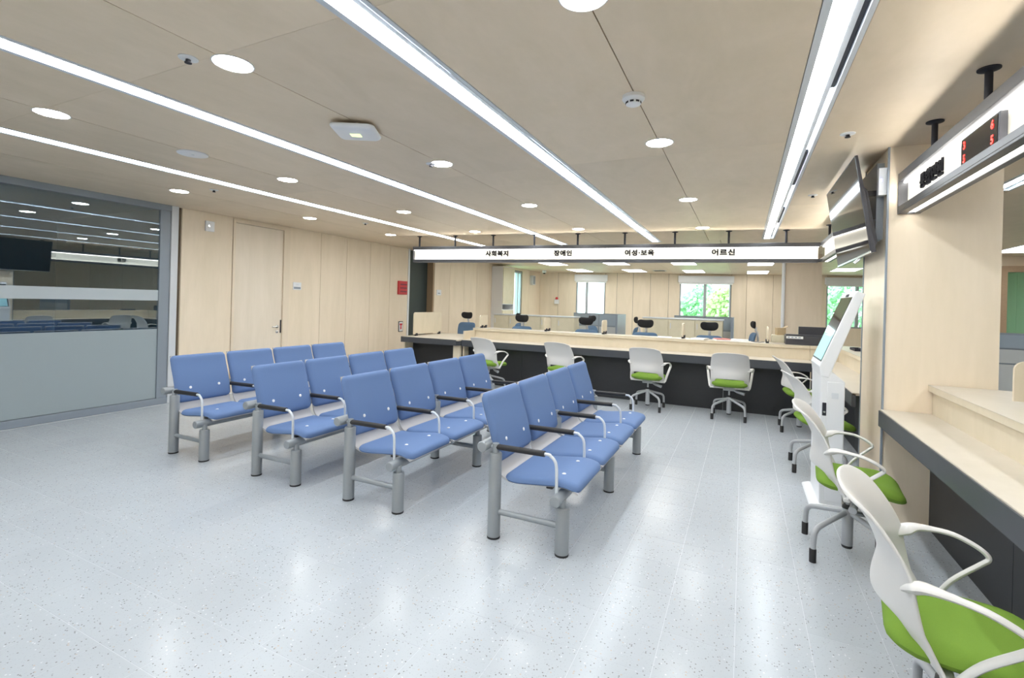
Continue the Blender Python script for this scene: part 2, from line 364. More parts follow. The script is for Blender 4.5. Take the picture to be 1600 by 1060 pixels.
# far right office wall with a green glazed door
ws = struct(MB().box(4.25, 4.62, 13, 13.2, 0, H).box(4.62, 6.8, 13, 13.2, 2.5, H).box(6.2, 6.8, 13, 13.2, 0, 2.5).build('wall_side', m_wall))
d2 = struct(MB().box(4.62, 4.74, 12.97, 13.12, 0, 2.5).box(6.08, 6.2, 12.97, 13.12, 0, 2.5).box(4.74, 6.08, 12.97, 13.12, 2.38, 2.5).build('door_2', m_edge))
MB().box(4.74, 6.08, 13.02, 13.05, 1.05, 2.38).build('door_glass', glass('green glass', (.62, .90, .82), 1.5), d2)
MB().box(4.74, 6.08, 13.0, 13.07, .0, 1.05).build('door_leaf', mat('sea green panel', (.30, .48, .45), .5), d2)

# ---- pier between the counters
pr = struct(MB().box(.925, 1.55, 4.33, 5.05, 0, H).build('wall_pier', m_wall))
MB().box(.918, .93, 4.322, 4.338, 0, H).build('corner_trim', m_frame, pr); MB().box(.918, .93, 5.042, 5.056, 0, H).build('corner_trim', m_frame, pr)
struct(MB().box(.80, 1.47, 12.0, 12.7, 0, H).build('wall_office_pier', m_wall))
tag(MB().lathe([(.035, 0), (.035, H)], (.765, 11.96, 0), 14).build('drain_pipe', m_whitep, smooth=True), 'white vertical pipe beside the office pillar', 'pipe')

# ---- outside: lawn and trees seen through the rear windows
struct(MB().box(-30, 30, 22.6, 60, -.6, -.5).box(-40, -7.4, 4.5, 60, -.6, -.5).build('ground', m_grass))
def tree(x, y, h, r, m, label):
    t = thing('tree', label, 'tree', (x, y, -.5), 0, 'trees outside the office windows')
    MB().tube([(0, 0, 0), (.05, 0, h * .4), (0, .05, h * .7)], [.14, .1, .05], 8).build('trunk', m_bark, t, smooth=True)
    lv = MB()
    for k in range(1500):
        a = random.uniform(0, 2 * PI); b = random.uniform(-1, 1); rr = r * random.uniform(.45, 1) ** .6
        c = Vector((rr * math.cos(a) * math.sqrt(1 - b * b), rr * math.sin(a) * math.sqrt(1 - b * b), h * .62 + rr * b * 1.15))
        n = Vector((random.gauss(0, 1), random.gauss(0, 1), random.gauss(0, 1))).normalized(); u = n.orthogonal().normalized() * .16; v = n.cross(u.normalized()) * .09
        lv.add([c - u, c - v, c + u, c + v], [(0, 1, 2, 3)])
    tag(lv.build('foliage', m, t), kind='stuff')
for a in [(-9.6, 25.5, 3.2, 1.2, m_leaf2, 'yellow-green shrub tree seen through the narrow rear window'), (-5.2, 26, 2.6, 1.25, m_leaf, 'mint green leafy tree left in the middle rear window'), (-2.0, 29, 2.9, 1.35, m_leaf, 'green leafy tree behind the middle of the middle rear window'),
          (-.6, 25, 3.0, 1.1, m_leaf2, 'pale yellow-green tree right in the middle rear window'), (4.4, 26.5, 3.3, 1.4, m_leaf, 'green leafy tree seen beyond the kiosk through the rear window')]: tree(*a)
tree(-12.5, 18.5, 4.2, 1.6, m_leaf, 'green leafy tree outside the side window of the office')

# ================================================================== LIGHTS
def linear_light(x, y0, y1, label, group='linear ceiling lights'):
    t = thing('linear_light', label, 'light', (x, y0, H), 0, group); L = y1 - y0
    MB().box(-SW, -.062, 0, L, -.003, .1).box(.074, SW, 0, L, -.003, .1).box(-.062, .074, 0, L, .09, .1).box(-.062, .074, 0, .004, 0, .09).box(-.062, .074, L - .004, L, 0, .09).build('trough', m_alu, t)
    MB().box(-.062, .022, .004, L - .004, .010, .03).build('diffuser', e_strip, t)
    MB().box(.022, .05, .004, L - .004, .012, .05).build('channel', m_alu, t)
    y = .9 + (x * 7 % 1)
    while y + 1.1 < L:
        MB().box(.052, .072, y, y + 1.1, .02, .04).build('air_slot', m_slot, t); y += 2.3
    return t
for x, l in zip(STR, ('linear ceiling light nearest the glass partition', 'linear ceiling light second from the glass partition', 'linear ceiling light above the rightmost blue bench', 'linear ceiling light nearest the wall screen')):
    linear_light(x, -3.9, 9.24, l)
linear_light(2.175, -3.9, 6.2, 'linear ceiling light behind the right service counter')
DL = [(-2.415, 1.618), (-2.414, 3.534), (-2.40, 5.423), (-2.40, 7.37), (-4.26, 1.589), (-4.25, 3.461), (-4.21, 5.291), (-4.18, 7.17), (-5.98, 3.397), (-5.96, 5.267), (-5.94, 7.097), (-.59, 1.80), (-.585, 3.64), (-.585, 5.678), (-.585, 7.745)]
dlw = ['round downlight beside the sprinkler, nearest the camera in the second row', 'round downlight beyond the ceiling access point', 'round downlight third from the camera in the second row', 'round downlight above the far sign near the second row end',
       'round downlight at the left edge above the glass partition', 'round downlight just beyond the ceiling speaker', 'round downlight between the two left linear lights, third from the camera', 'round downlight between the two left linear lights, farthest from the camera',
       'round downlight close to the end of the glass partition', 'round downlight in front of the wooden door', 'round downlight above the red fire alarm panel', 'round downlight cut by the top edge of the picture', 'round downlight just beyond the smoke detector', 'round downlight right of centre, second before the far sign', 'round downlight right of centre directly before the far sign']
dl0 = None
for (x, y), l in zip(DL, dlw):
    if dl0 is None:
        dl0 = thing('downlight', l, 'light', (x, y, H), 0, 'round ceiling downlights')
        MB().lathe([(.098, .001), (.100, -.003), (.094, -.005), (.090, -.002), (.090, .02)], n=32).build('trim_ring', m_whitep, dl0, smooth=True)
        MB().lathe([(.091, .0), (.085, -.004), (.01, -.006)], n=32).build('diffuser', e_down, dl0, smooth=True)
    else: copy_tree(dl0, None, l).location = (x, y, H)
ol0 = None
OL = [(-5.15, 13.4, 'office ceiling light left of the others in the nearer office row'), (-3.3, 13.5, 'office ceiling light second from the left in the nearer office row'), (-1.5, 13.7, 'office ceiling light in front of the middle rear window, nearer row'), (.37, 14.1, 'office ceiling light nearest the office pillar, nearer row'),
      (-5.2, 16.3, 'office ceiling light above the narrow rear window'), (-3.35, 16.5, 'office ceiling light second from the left in the farther office row'), (-1.5, 16.9, 'office ceiling light directly above the middle rear window'), (.38, 17.5, 'office ceiling light nearest the office pillar, farther row'), (4.5, 11.6, 'office ceiling light at the right picture edge above the green door'), (2.6, 16.5, 'added office fill light above the rear window beyond the kiosk'), (5.4, 15.6, 'added office fill light behind the green glazed door'), (-5.15, 10.4, 'added office fill light hidden behind the left end of the far sign'), (-3.3, 10.4, 'added office fill light hidden behind the left half of the far sign'), (-1.5, 10.4, 'added office fill light hidden behind the middle of the far sign'), (.37, 10.4, 'added office fill light hidden behind the right end of the far sign')]  # all after the right-edge light are added fill for cabinets, door and right office
for k, (x, y, l) in enumerate(OL):
    if ol0 is None:
        ol0 = thing('office_ceiling_light', l, 'light', (x, y, H), 0, 'office ceiling lights')
        MB().box(-.32, .32, -.62, .62, -.012, 0).build('frame', m_whitep, ol0); MB().box(-.295, .295, -.595, .595, -.015, -.011).build('diffuser', e_panel, ol0)
    else: copy_tree(ol0, None, l).location = (x, y, H)

# ---- ceiling fittings
def sprinkler(x, y, label):
    t = thing('sprinkler', label, 'sprinkler', (x, y, H), 0, 'ceiling sprinklers')
    MB().lathe([(.045, .001), (.045, -.004), (.022, -.008)], n=24).build('plate', m_whitep, t, smooth=True)
    MB().lathe([(.012, -.004), (.012, -.02), (.017, -.022), (.017, -.026)], n=14).build('head', m_slot, t, smooth=True)
for x, y, l in [(-2.577, 1.49, 'sprinkler beside the nearest downlight of the second row'), (.604, 3.9, 'sprinkler above the wall screen, nearer one'), (.618, 5.85, 'sprinkler farther along beyond the wall screen'), (-5.50, 3.5, 'small sprinkler near the corner of the glass partition'), (-2.50, 3.50, 'sprinkler touching the downlight beyond the access point'), (-5.45, 5.9, 'sprinkler in front of the wooden wall panels')]: sprinkler(x, y, l)
t = thing('smoke_detector', 'white round smoke detector on the ceiling seam', 'detector', (-.596, 2.775, H))
MB().lathe([(.062, 0), (.064, -.02), (.055, -.03), (.042, -.034)], n=28).build('base', m_whitep, t, smooth=True)
MB().lathe([(.042, -.033), (.042, -.05), (.03, -.056)], n=28).build('sensor', m_whitep, t, smooth=True)
for k in range(8):
    a = k * PI / 4; MB().box(-.01, .01, -.002, .002, -.047, -.037).build('slot', m_slot, t, loc=(.0415 * math.cos(a), .0415 * math.sin(a), 0)).rotation_euler = (0, 0, a + PI / 2)
t = thing('ceiling_speaker', 'flat white round speaker on the ceiling near the glass partition', 'speaker', (-4.27, 2.526, H))
MB().lathe([(.115, .0), (.115, -.008), (.10, -.012)], n=32).build('grille', m_whitep, t, smooth=True); MB().lathe([(.012, -.011), (.012, -.014)], n=12).build('badge', m_alu, t)
t = thing('access_point', 'white square wireless access point under the ceiling', 'access point', (-2.47, 2.56, H), .5)
cushion(lambda x, y: ((x, y, -.03), (0, 0, -1)), .15, .15, .05, .03, .06, back=.012).build('housing', m_whitep, t, smooth=True)
MB().lathe([(.06, 0), (.06, -.03)], n=16).build('mount', m_slot, t); MB().box(-.035, .035, -.03, .03, -.0615, -.0595).build('status_label', e_grn, t)  # green label, its brightness given as a glow in the material

# ================================================================== COUNTERS
def counter(name, label, cat='counter'): return thing(name, label, cat)
sc = thing('service_counter', 'long far service counter with pale top and black front', 'counter', (-1.9, 7.8, 0)); O = (-1.9, 7.8, 0)
box_obj('worktop', (-4.63, .858, 7.575, 8.02, .775, .80), m_top, sc, .003, O)
box_obj('front_edge', (-4.63, .86, 7.57, 7.60, .68, .792), m_fascia, sc, 0, O)
for k in range(5): box_obj('kick_panel', (-4.6 + k * 1.09, -4.6 + k * 1.09 + 1.086, 7.78, 7.80, .0, .775), m_dark, sc, 0, O)
box_obj('riser', (-4.60, .858, 8.0, 8.03, .80, .955), m_birch, sc, 0, O)
lt = box_obj('ledge', (-4.63, .858, 7.975, 8.36, .957, 1.0), m_birch, sc, .003, O)
box_obj('ledge_cap', (-4.632, .858, 7.973, 8.362, 1.0, 1.003), m_top, lt, 0, O)
box_obj('end_panel', (-4.63, -4.60, 7.62, 8.36, 0, .957), m_birch, sc, 0, O)
sd = thing('side_desk', 'low desk with black edge at the left end of the far counter', 'desk', (-5.3, 7.9, 0)); O = (-5.3, 7.9, 0)
box_obj('desk_top', (-5.94, -4.64, 7.485, 8.9, .775, .80), m_top, sd, .003, O)
MB(O).prism([(-5.94, 7.478), (-4.70, 7.478), (-4.64, 7.568), (-4.64, 7.60), (-4.72, 7.51), (-5.94, 7.51)], .69, .792, 'z').build('front_edge', m_fascia, sd)
box_obj('side_panel', (-5.92, -5.89, 7.55, 8.9, 0, .775), m_birch, sd, 0, O); box_obj('side_panel', (-4.80, -4.655, 7.56, 7.62, 0, .775), m_birch, sd, 0, O)
box_obj('modesty_panel', (-5.89, -4.655, 7.8, 7.82, 0, .775), m_dark, sd, 0, O)
rc_ = thing('service_counter', 'right service counter running towards the camera in front of the pillar', 'counter', (1.2, 2.5, 0)); O = (1.2, 2.5, 0)
box_obj('worktop', (.908, 1.23, -1.5, 4.318, .775, .80), m_top, rc_, .003, O)
box_obj('front_edge', (.90, .93, -1.5, 4.318, .68, .792), m_fascia, rc_, 0, O)
for k in range(5): box_obj('kick_panel', (1.2, 1.22, 4.318 - (k + 1) * 1.16, 4.314 - k * 1.16, 0, .775), m_dark, rc_, 0, O)
box_obj('riser', (1.205, 1.235, -1.5, 4.318, .80, .955), m_birch, rc_, 0, O)
lt = box_obj('ledge', (1.18, 1.62, -1.5, 4.318, .957, 1.0), m_birch, rc_, .003, O); box_obj('ledge_cap', (1.178, 1.622, -1.5, 4.318, 1.0, 1.003), m_top, lt, 0, O)
fc = thing('service_counter', 'short counter between the kiosk pillar and the far counter corner', 'counter', (1.15, 6.3, 0)); O = (1.15, 6.3, 0)
box_obj('worktop', (.87, 1.22, 5.06, 8.02, .775, .80), m_top, fc, .003, O)
box_obj('front_edge', (.862, .892, 5.06, 7.60, .68, .792), m_fascia, fc, 0, O)
for k in range(2): box_obj('kick_panel', (1.13, 1.15, 5.06 + k * 1.37, 5.06 + k * 1.37 + 1.365, 0, .775), m_dark, fc, 0, O)
box_obj('kick_panel', (.862, 1.15, 7.80, 7.82, 0, .775), m_dark, fc, 0, O)
box_obj('riser', (1.2, 1.23, 5.06, 8.0, .80, .955), m_birch, fc, 0, O); box_obj('riser', (.862, 1.23, 8.0, 8.03, .80, .955), m_birch, fc, 0, O)
MB(O).prism([(1.18, 5.06), (1.55, 5.06), (1.55, 8.36), (.862, 8.36), (.862, 7.975), (1.18, 7.975)], .957, 1.0, 'z').build('ledge', m_birch, fc, bevel=.003)
MB(O).prism([(1.178, 5.06), (1.552, 5.06), (1.552, 8.362), (.862, 8.362), (.862, 7.973), (1.178, 7.973)], 1.0, 1.003, 'z').build('ledge_cap', m_top, fc)

# ---- divider panels
def divider(p, length, h, rz, label, clamp=True):
    t = thing('counter_divider', label, 'divider', p, rz, 'divider panels on the counters')
    pts = []
    r = .05
    for cx, cz, a0 in ((r, h - r, PI), (length - r, h - r, PI / 2)):
        for k in range(7):
            a = a0 - k * PI / 12; pts.append((cx + r * math.cos(a), cz + r * math.sin(a)))
    pts = [(0, .03)] + pts + [(length, .03)]
    MB().prism(pts, -.009, .009, 'y').build('panel', m_birch, t, smooth=True)
    for x in (.06, length - .1): MB().box(x, x + .06, -.02, .02, 0, .05).build('clamp', m_slot, t, bevel=.003)
    return t
for x, l in ((-4.52, 'wooden divider panel at the left end of the far ledge'), (-3.2, 'wooden divider panel second from the left on the far ledge'), (-2.15, 'wooden divider panel third from the left on the far ledge'), (-.86, 'wooden divider panel seen edge-on, fourth on the far ledge'), (.33, 'wooden divider panel seen edge-on beside the black box')):
    divider((x, 8.03, 1.003), .30, .24, PI / 2, l)
divider((-5.8, 7.68, .80), .95, .46, PI / 2, 'large wooden divider panel standing on the low side desk')
divider((1.35, 3.6, 1.003), .5, .25, 0, 'wooden divider panel on the right counter ledge at the picture edge')

# ================================================================== HANGING SIGNS
def text_mesh(s, size, name, m, parent, x, z, y=-.004, extrude=.006, bold=.004, spacing=1.15):
    c = bpy.data.curves.new(name, 'FONT'); c.body = s; c.size = size; c.extrude = extrude; c.offset = bold; c.space_character = spacing; c.align_x = 'CENTER'; c.align_y = 'CENTER'; c.resolution_u = 3
    o = bpy.data.objects.new('tmp', c); C.objects.link(o)
    dg = bpy.context.evaluated_depsgraph_get(); me = bpy.data.meshes.new_from_object(o.evaluated_get(dg))
    bpy.data.objects.remove(o); me.name = name; me.materials.clear(); me.materials.append(m)
    t = bpy.data.objects.new(name, me); C.objects.link(t); t.parent = parent; t.location = (x, y, z); t.rotation_euler = (PI / 2, 0, 0)
    return t
def hanging_sign(p0, p1, label, posts, ends=(True, True)):
    d = Vector((p1[0] - p0[0], p1[1] - p0[1])); L = d.length; rz = math.atan2(d.y, d.x)
    t = thing('hanging_sign', label, 'sign', (p0[0], p0[1], 2.21), rz, 'lit signs hanging over the counters')
    e = .012
    MB().box(0, L, 0, .13, .232, .29).build('top_channel', m_sign, t, bevel=.003)
    MB().box(0, L, 0, .05, 0, .014).box(0, L, .0, .012, .014, .052).box(0, L, .095, .13, 0, .04).build('bottom_channel', m_sign, t, bevel=.002)
    MB().box(e, L - e, .055, .075, .03, .232).build('lit_panel', e_sign, t)
    MB().box(e, L - e, .075, .12, .03, .232).build('back_panel', m_sign, t)
    MB().box(e, L - e, .02, .05, .016, .026).build('led_bar', e_led, t); MB().box(e, L - e, .03, .052, .222, .231).build('led_bar', e_led2, t)
    MB().box(.05, L - .05, .056, .09, .004, .014).build('under_light', e_under, t)
    for k, s in enumerate((0, L - e)):
        if ends[k]: MB().box(s, s + e, 0, .13, 0, .29).build('end_cap', m_sign, t)
    for s in posts:
        po = MB().lathe([(.016, .29), (.016, .487)], (s, .065, 0), 14).build('post', m_slot, t, smooth=True)
        MB().lathe([(.045, .489), (.045, .482), (.018, .474)], (s, .065, 0), 20).build('post_flange', m_slot, po, smooth=True)
    return t, L
s1, L1 = hanging_sign((-5.61, 7.35), (.986, 8.28), 'long lit sign hanging over the far counter with four Korean words', [.10, .83, 1.57, 2.33, 3.09, 3.87, 4.65, 5.44, 6.23], (True, False))
ZL = .152; YL = .05
for s, x, w_ in (('사회복지', 1.655, .43), ('장애인', 2.845, .31), ('여성·보육', 4.105, .46), ('어르신', 5.366, .33)):
    o = text_mesh(s, .105, 'lettering', m_letter, s1, x, ZL, YL); o['label'] = 'black Korean lettering'
    wd = max(v.co.x for v in o.data.vertices) - min(v.co.x for v in o.data.vertices); o.scale = (w_ / wd, 1, 1)
s2, L2 = hanging_sign((.986, 8.28), (.98, 5.07), 'short lit sign over the counter behind the wall screen', [.35, 1.1, 1.9, 2.7], (False, True))
o = text_mesh('민원', .105, 'lettering', m_letter, s2, 1.05, ZL, YL)
s3, L3 = hanging_sign((.98, 4.325), (.98, -1.5), 'lit sign over the right counter with ticket number display', [.49, 1.225, 1.96, 2.7, 3.45, 4.2], (True, True))
o = text_mesh('통합민원', .105, 'lettering', m_letter, s3, .505, ZL, YL); o.scale = (.40 / (max(v.co.x for v in o.data.vertices) - min(v.co.x for v in o.data.vertices)), 1, 1)
nd = thing('number_display', 'black electronic ticket display with red digits on the right sign', 'display', (1.03, 3.27, 2.255), -PI / 2)
MB().box(0, .42, -.03, 0, 0, .155).build('display_case', m_tvbody, nd, bevel=.004)
MB().box(.012, .408, -.032, -.029, .01, .145).build('display_glass', m_screen, nd)
for s, x, z in (('3', .05, .11), ('5', .05, .042), ('6', .36, .11), ('5', .36, .042)):
    text_mesh(s, .055, 'digit', e_red, nd, x, z, -.0335, .0005, .0015)

# ================================================================== WALL SCREEN
tv = thing('wall_screen', 'large black television tilted down on the pillar', 'television', (.925, 4.97, 1.94))
O = (.925, 4.97, 1.94)
tx, tz, bx_, bz = .712, 2.655, .825, 1.935
dv = Vector((bx_ - tx, bz - tz)).normalized(); nv = Vector((-dv.y, dv.x)); nv = nv if nv.x > 0 else -nv
def q(s, d): p = Vector((tx, tz)) + dv * s + nv * d; return (p.x, p.y)
LEN = math.hypot(bx_ - tx, bz - tz)
MB(O).prism([q(0, 0), q(LEN, 0), q(LEN, .035), q(0, .02)], 4.30, 5.65, 'y').build('casing', m_tvbody, tv, bevel=.004)
MB(O).prism([q(LEN * .3, .03), q(LEN * .95, .035), q(LEN * .9, .065), q(LEN * .35, .055)], 4.36, 5.58, 'y').build('rear_bulge', m_tvbody, tv, bevel=.004)
MB(O).prism([q(.012, -.001), q(LEN - .02, -.001), q(LEN - .02, .001), q(.012, .001)], 4.312, 5.638, 'y').build('screen', m_screen, tv)
MB(O).prism([q(LEN - .012, -.003), q(LEN, -.003), q(LEN, .003), q(LEN - .012, .003)], 4.30, 5.65, 'y').build('bottom_bezel', m_chrome, tv)
MB(O).box(.88, .925, 4.45, 5.0, 2.05, 2.62).build('wall_bracket', m_frame, tv)
MB(O).box(.80, .90, 4.46, 4.49, 2.38, 2.42).build('bracket_arm', m_tvbody, tv); MB(O).box(.85, .90, 4.46, 4.49, 2.16, 2.20).build('bracket_arm', m_tvbody, tv)
pb = box_obj('power_box', (.87, .921, 4.345, 4.40, 2.36, 2.56), m_alu, tv, .003, O); box_obj('status_lamp', (.88, .89, 4.342, 4.346, 2.46, 2.48), e_blue, pb, 0, O)
MB(O).tube([(.835, 4.75, 1.94), (.80, 4.75, 1.90), (.80, 4.70, 1.89), (.84, 4.70, 1.93)], .006, 8).build('cable_loop', m_whitep, tv, smooth=True)

# ================================================================== KIOSK
kx = thing('kiosk', 'white self-service kiosk with slanted touch screen beside the pillar', 'kiosk', (.63, 4.64, 0)); O = (.63, 4.64, 0)
MB(O).prism([(.555, .02), (.545, 1.0), (.56, 1.06), (.62, 1.04), (.705, .965), (.705, .02)], 4.38, 4.88, 'y').build('cabinet', m_whitep, kx, bevel=.006)
MB(O).prism([(.49, 0), (.50, .012), (.54, .025), (.73, .025), (.74, 0)], 4.36, 4.90, 'y').build('foot', m_whitep, kx, bevel=.003)
hd = MB(O).prism([(.536, 1.075), (.752, 1.645), (.77, 1.66), (.815, 1.635), (.60, .99), (.545, 1.0)], 4.375, 4.885, 'y').build('head', m_whitep, kx, bevel=.006)
a, b = Vector((.536, 1.075)), Vector((.752, 1.645)); n_ = Vector((-(b - a).y, (b - a).x)).normalized()
def kq(t, d): p = a + (b - a) * t + n_ * d; return (p.x, p.y)
MB(O).prism([kq(.06, .003), kq(.94, .003), kq(.94, -.002), kq(.06, -.002)], 4.40, 4.86, 'y').build('touch_screen', m_screen, hd)
MB(O).prism([kq(.08, .0045), kq(.40, .0045), kq(.40, .002), kq(.08, .002)], 4.415, 4.845, 'y').build('screen_picture', e_cyan, hd)
MB(O).prism([kq(.95, .004), kq(.985, .004), kq(.985, 0), kq(.95, 0)], 4.58, 4.68, 'y').build('camera_bar', m_slot, hd)
box_obj('side_door', (.592, .70, 4.376, 4.381, .05, .96), m_whitep, kx, .002, O)
lk = box_obj('lock_plate', (.562, .588, 4.374, 4.381, .70, .80), m_slot, kx, .004, O); MB(O).lathe([(.008, 4.373), (.008, 4.368)], (.575, 0, .73), 12, 'y').build('key_lock', m_chrome, lk)
box_obj('emblem', (.62, .665, 4.3745, 4.3765, .835, .88), m_alu, kx, .001, O)

# ================================================================== BEAM BENCHES
prof = spline([(-.127, .90, 0), (-.098, .795, 0), (-.056, .675, 0), (-.024, .554, 0), (-.008, .47, 0), (.018, .41, 0), (.065, .378, 0), (.14, .368, 0), (.31, .385, 0), (.43, .397, 0), (.50, .388, 0), (.545, .368, 0)], 8)
prof = [(p.x, p.y) for p in prof]
arc = [0]
for i in range(1, len(prof)): arc.append(arc[-1] + math.hypot(prof[i][0] - prof[i - 1][0], prof[i][1] - prof[i - 1][1]))
def on_prof(s):
    s = min(max(s, 0), arc[-1]); i = 0
    while i < len(arc) - 2 and arc[i + 1] < s: i += 1
    f = (s - arc[i]) / max(1e-9, arc[i + 1] - arc[i]); p0, p1 = prof[i], prof[i + 1]
    tx_, tz_ = p1[0] - p0[0], p1[1] - p0[1]; l = math.hypot(tx_, tz_)
    # average normal for smoothness
    return (p0[0] + (p1[0] - p0[0]) * f, p0[1] + (p1[1] - p0[1]) * f), (-tz_ / l, tx_ / l)
def pad(s0, s1, hw, T_, rc):
    mid, hb = (s0 + s1) / 2, (s1 - s0) / 2
    def mp(x, y):
        (px, pz), (nx, nz) = on_prof(mid + x)
        return (px + nx * .004, y, pz + nz * .004), (nx, 0, nz)
    return cushion(mp, hb, hw, rc, T_, .035, 22, 16, .016)
S_B = next(a_ for a_, p in zip(arc, prof) if p[1] < .462); S_S = next(a_ for a_, p in zip(arc, prof) if p[0] > .05)
HW = .268
def make_bench(label):
    t = thing('beam_bench', label, 'bench', (0, 0, 0), 0, 'blue four-seat waiting benches')
    for y in (0, 1.12, 2.24):
        lg = MB().lathe([(.036, 0), (.041, .004), (.041, .535), (.037, .542)], (0, y, 0), 24).lathe([(.022, .54), (.022, .60)], (0, y, 0), 14).build('rear_leg', m_steel, t, smooth=True)
        MB().lathe([(.042, 0), (.042, .012)], (0, y, 0), 24).build('foot_cap', m_black, lg)
        lg = MB().lathe([(.036, 0), (.041, .004), (.041, .275), (.037, .283)], (.46, y, 0), 24).lathe([(.02, .28), (.02, .33)], (.46, y, 0), 14).build('front_leg', m_steel, t, smooth=True)
        MB().lathe([(.042, 0), (.042, .012)], (.46, y, 0), 24).build('foot_cap', m_black, lg)
        MB().tube([(.03, y, .17), (.43, y, .172)], .019, 14).build('stretcher', m_steel, t, smooth=True)
    MB().lathe([(.03, -.075), (.034, -.07), (.034, 2.31), (.03, 2.315)], (-.062, 0, .585), 20, 'y').build('rear_beam', m_steel, t, smooth=True)
    MB().lathe([(.03, -.075), (.034, -.07), (.034, 2.31), (.03, 2.315)], (.435, 0, .335), 20, 'y').build('front_beam', m_steel, t, smooth=True)
    seat0 = None
    for i in range(4):
        yc = .28 + .56 * i
        if seat0 is None:
            sh = MB(); n = len(prof)
            pts = [(p[0] - 0.0, p[1]) for p in prof]
            nrm = [on_prof(a_)[1] for a_ in arc]
            poly = [(p[0] + k[0] * .004, p[1] + k[1] * .004) for p, k in zip(pts, nrm)] + [(p[0] - k[0] * .008, p[1] - k[1] * .008) for p, k in zip(pts, nrm)][::-1]
            vs_ = []
            for y in (-HW + .008, HW - .008):
                vs_ += [(p[0], y, p[1]) for p in poly]
            m_ = len(poly); fs = [(k, (k + 1) % m_, (k + 1) % m_ + m_, k + m_) for k in range(m_)]
            for base in (0, m_):
                for k in range(n - 1): fs.append((base + k, base + k + 1, base + m_ - 2 - k, base + m_ - 1 - k))
            seat0 = sh.add(vs_, fs).build('seat_shell', m_shell, t, smooth=True, loc=(0, yc, 0))
            pad(-.0, S_B, HW, .034, .045).build('back_cushion', m_blue, seat0, smooth=True)
            pad(S_S, arc[-1], HW, .034, .05).build('seat_cushion', m_blue, seat0, smooth=True)
            for s in (S_B - .13, S_S + .37):
                for y in (-.14, .14):
                    (px, pz), (nx, nz) = on_prof(s); c = Vector((px + nx * .037, y, pz + nz * .037))
                    b = MB().lathe([(.013, -.004), (.013, .003), (.007, .006)], n=14).build('button', m_whitep, seat0, smooth=True); b.location = c
                    b.rotation_euler = Vector((nx, 0, nz)).to_track_quat('Z', 'Y').to_euler()
            for s in (.34,): MB().box(s - .02, s + .02, -.2, .2, .345, .372).build('seat_bracket', m_black, seat0)
        else:
            c = copy_tree(seat0, t); c.location = (0, yc, 0)
    arm0 = None
    for i in range(5):
        y = .56 * i
        if arm0 is None:
            path = spline([(-.062, 0, .585), (-.03, 0, .578), (.02, 0, .578), (.33, 0, .584), (.375, 0, .575), (.405, 0, .545), (.414, 0, .50), (.416, 0, .42), (.418, 0, .345)], 5)
            arm0 = MB().tube(path, .0095, 10).build('armrest', m_alu, t, smooth=True, loc=(0, y, 0))
            MB().tube([(-.012, 0, .578), (.15, 0, .581), (.335, 0, .584)], .0185, 14).build('grip', m_black, arm0, smooth=True)
        else:
            c = copy_tree(arm0, t); c.location = (0, y, 0)
    return t
b0 = make_bench('blue four-seat waiting bench nearest the camera and the kiosk, rightmost of four'); b0.location = (-1.405, 2.75, 0)
for x, l in ((-2.625, 'blue four-seat waiting bench second from the right of four'), (-3.645, 'blue four-seat waiting bench third from the right of four'), (-4.81, 'blue four-seat waiting bench nearest the glass partition, leftmost of four')):
    copy_tree(b0, None, l).location = (x, 2.742, 0)

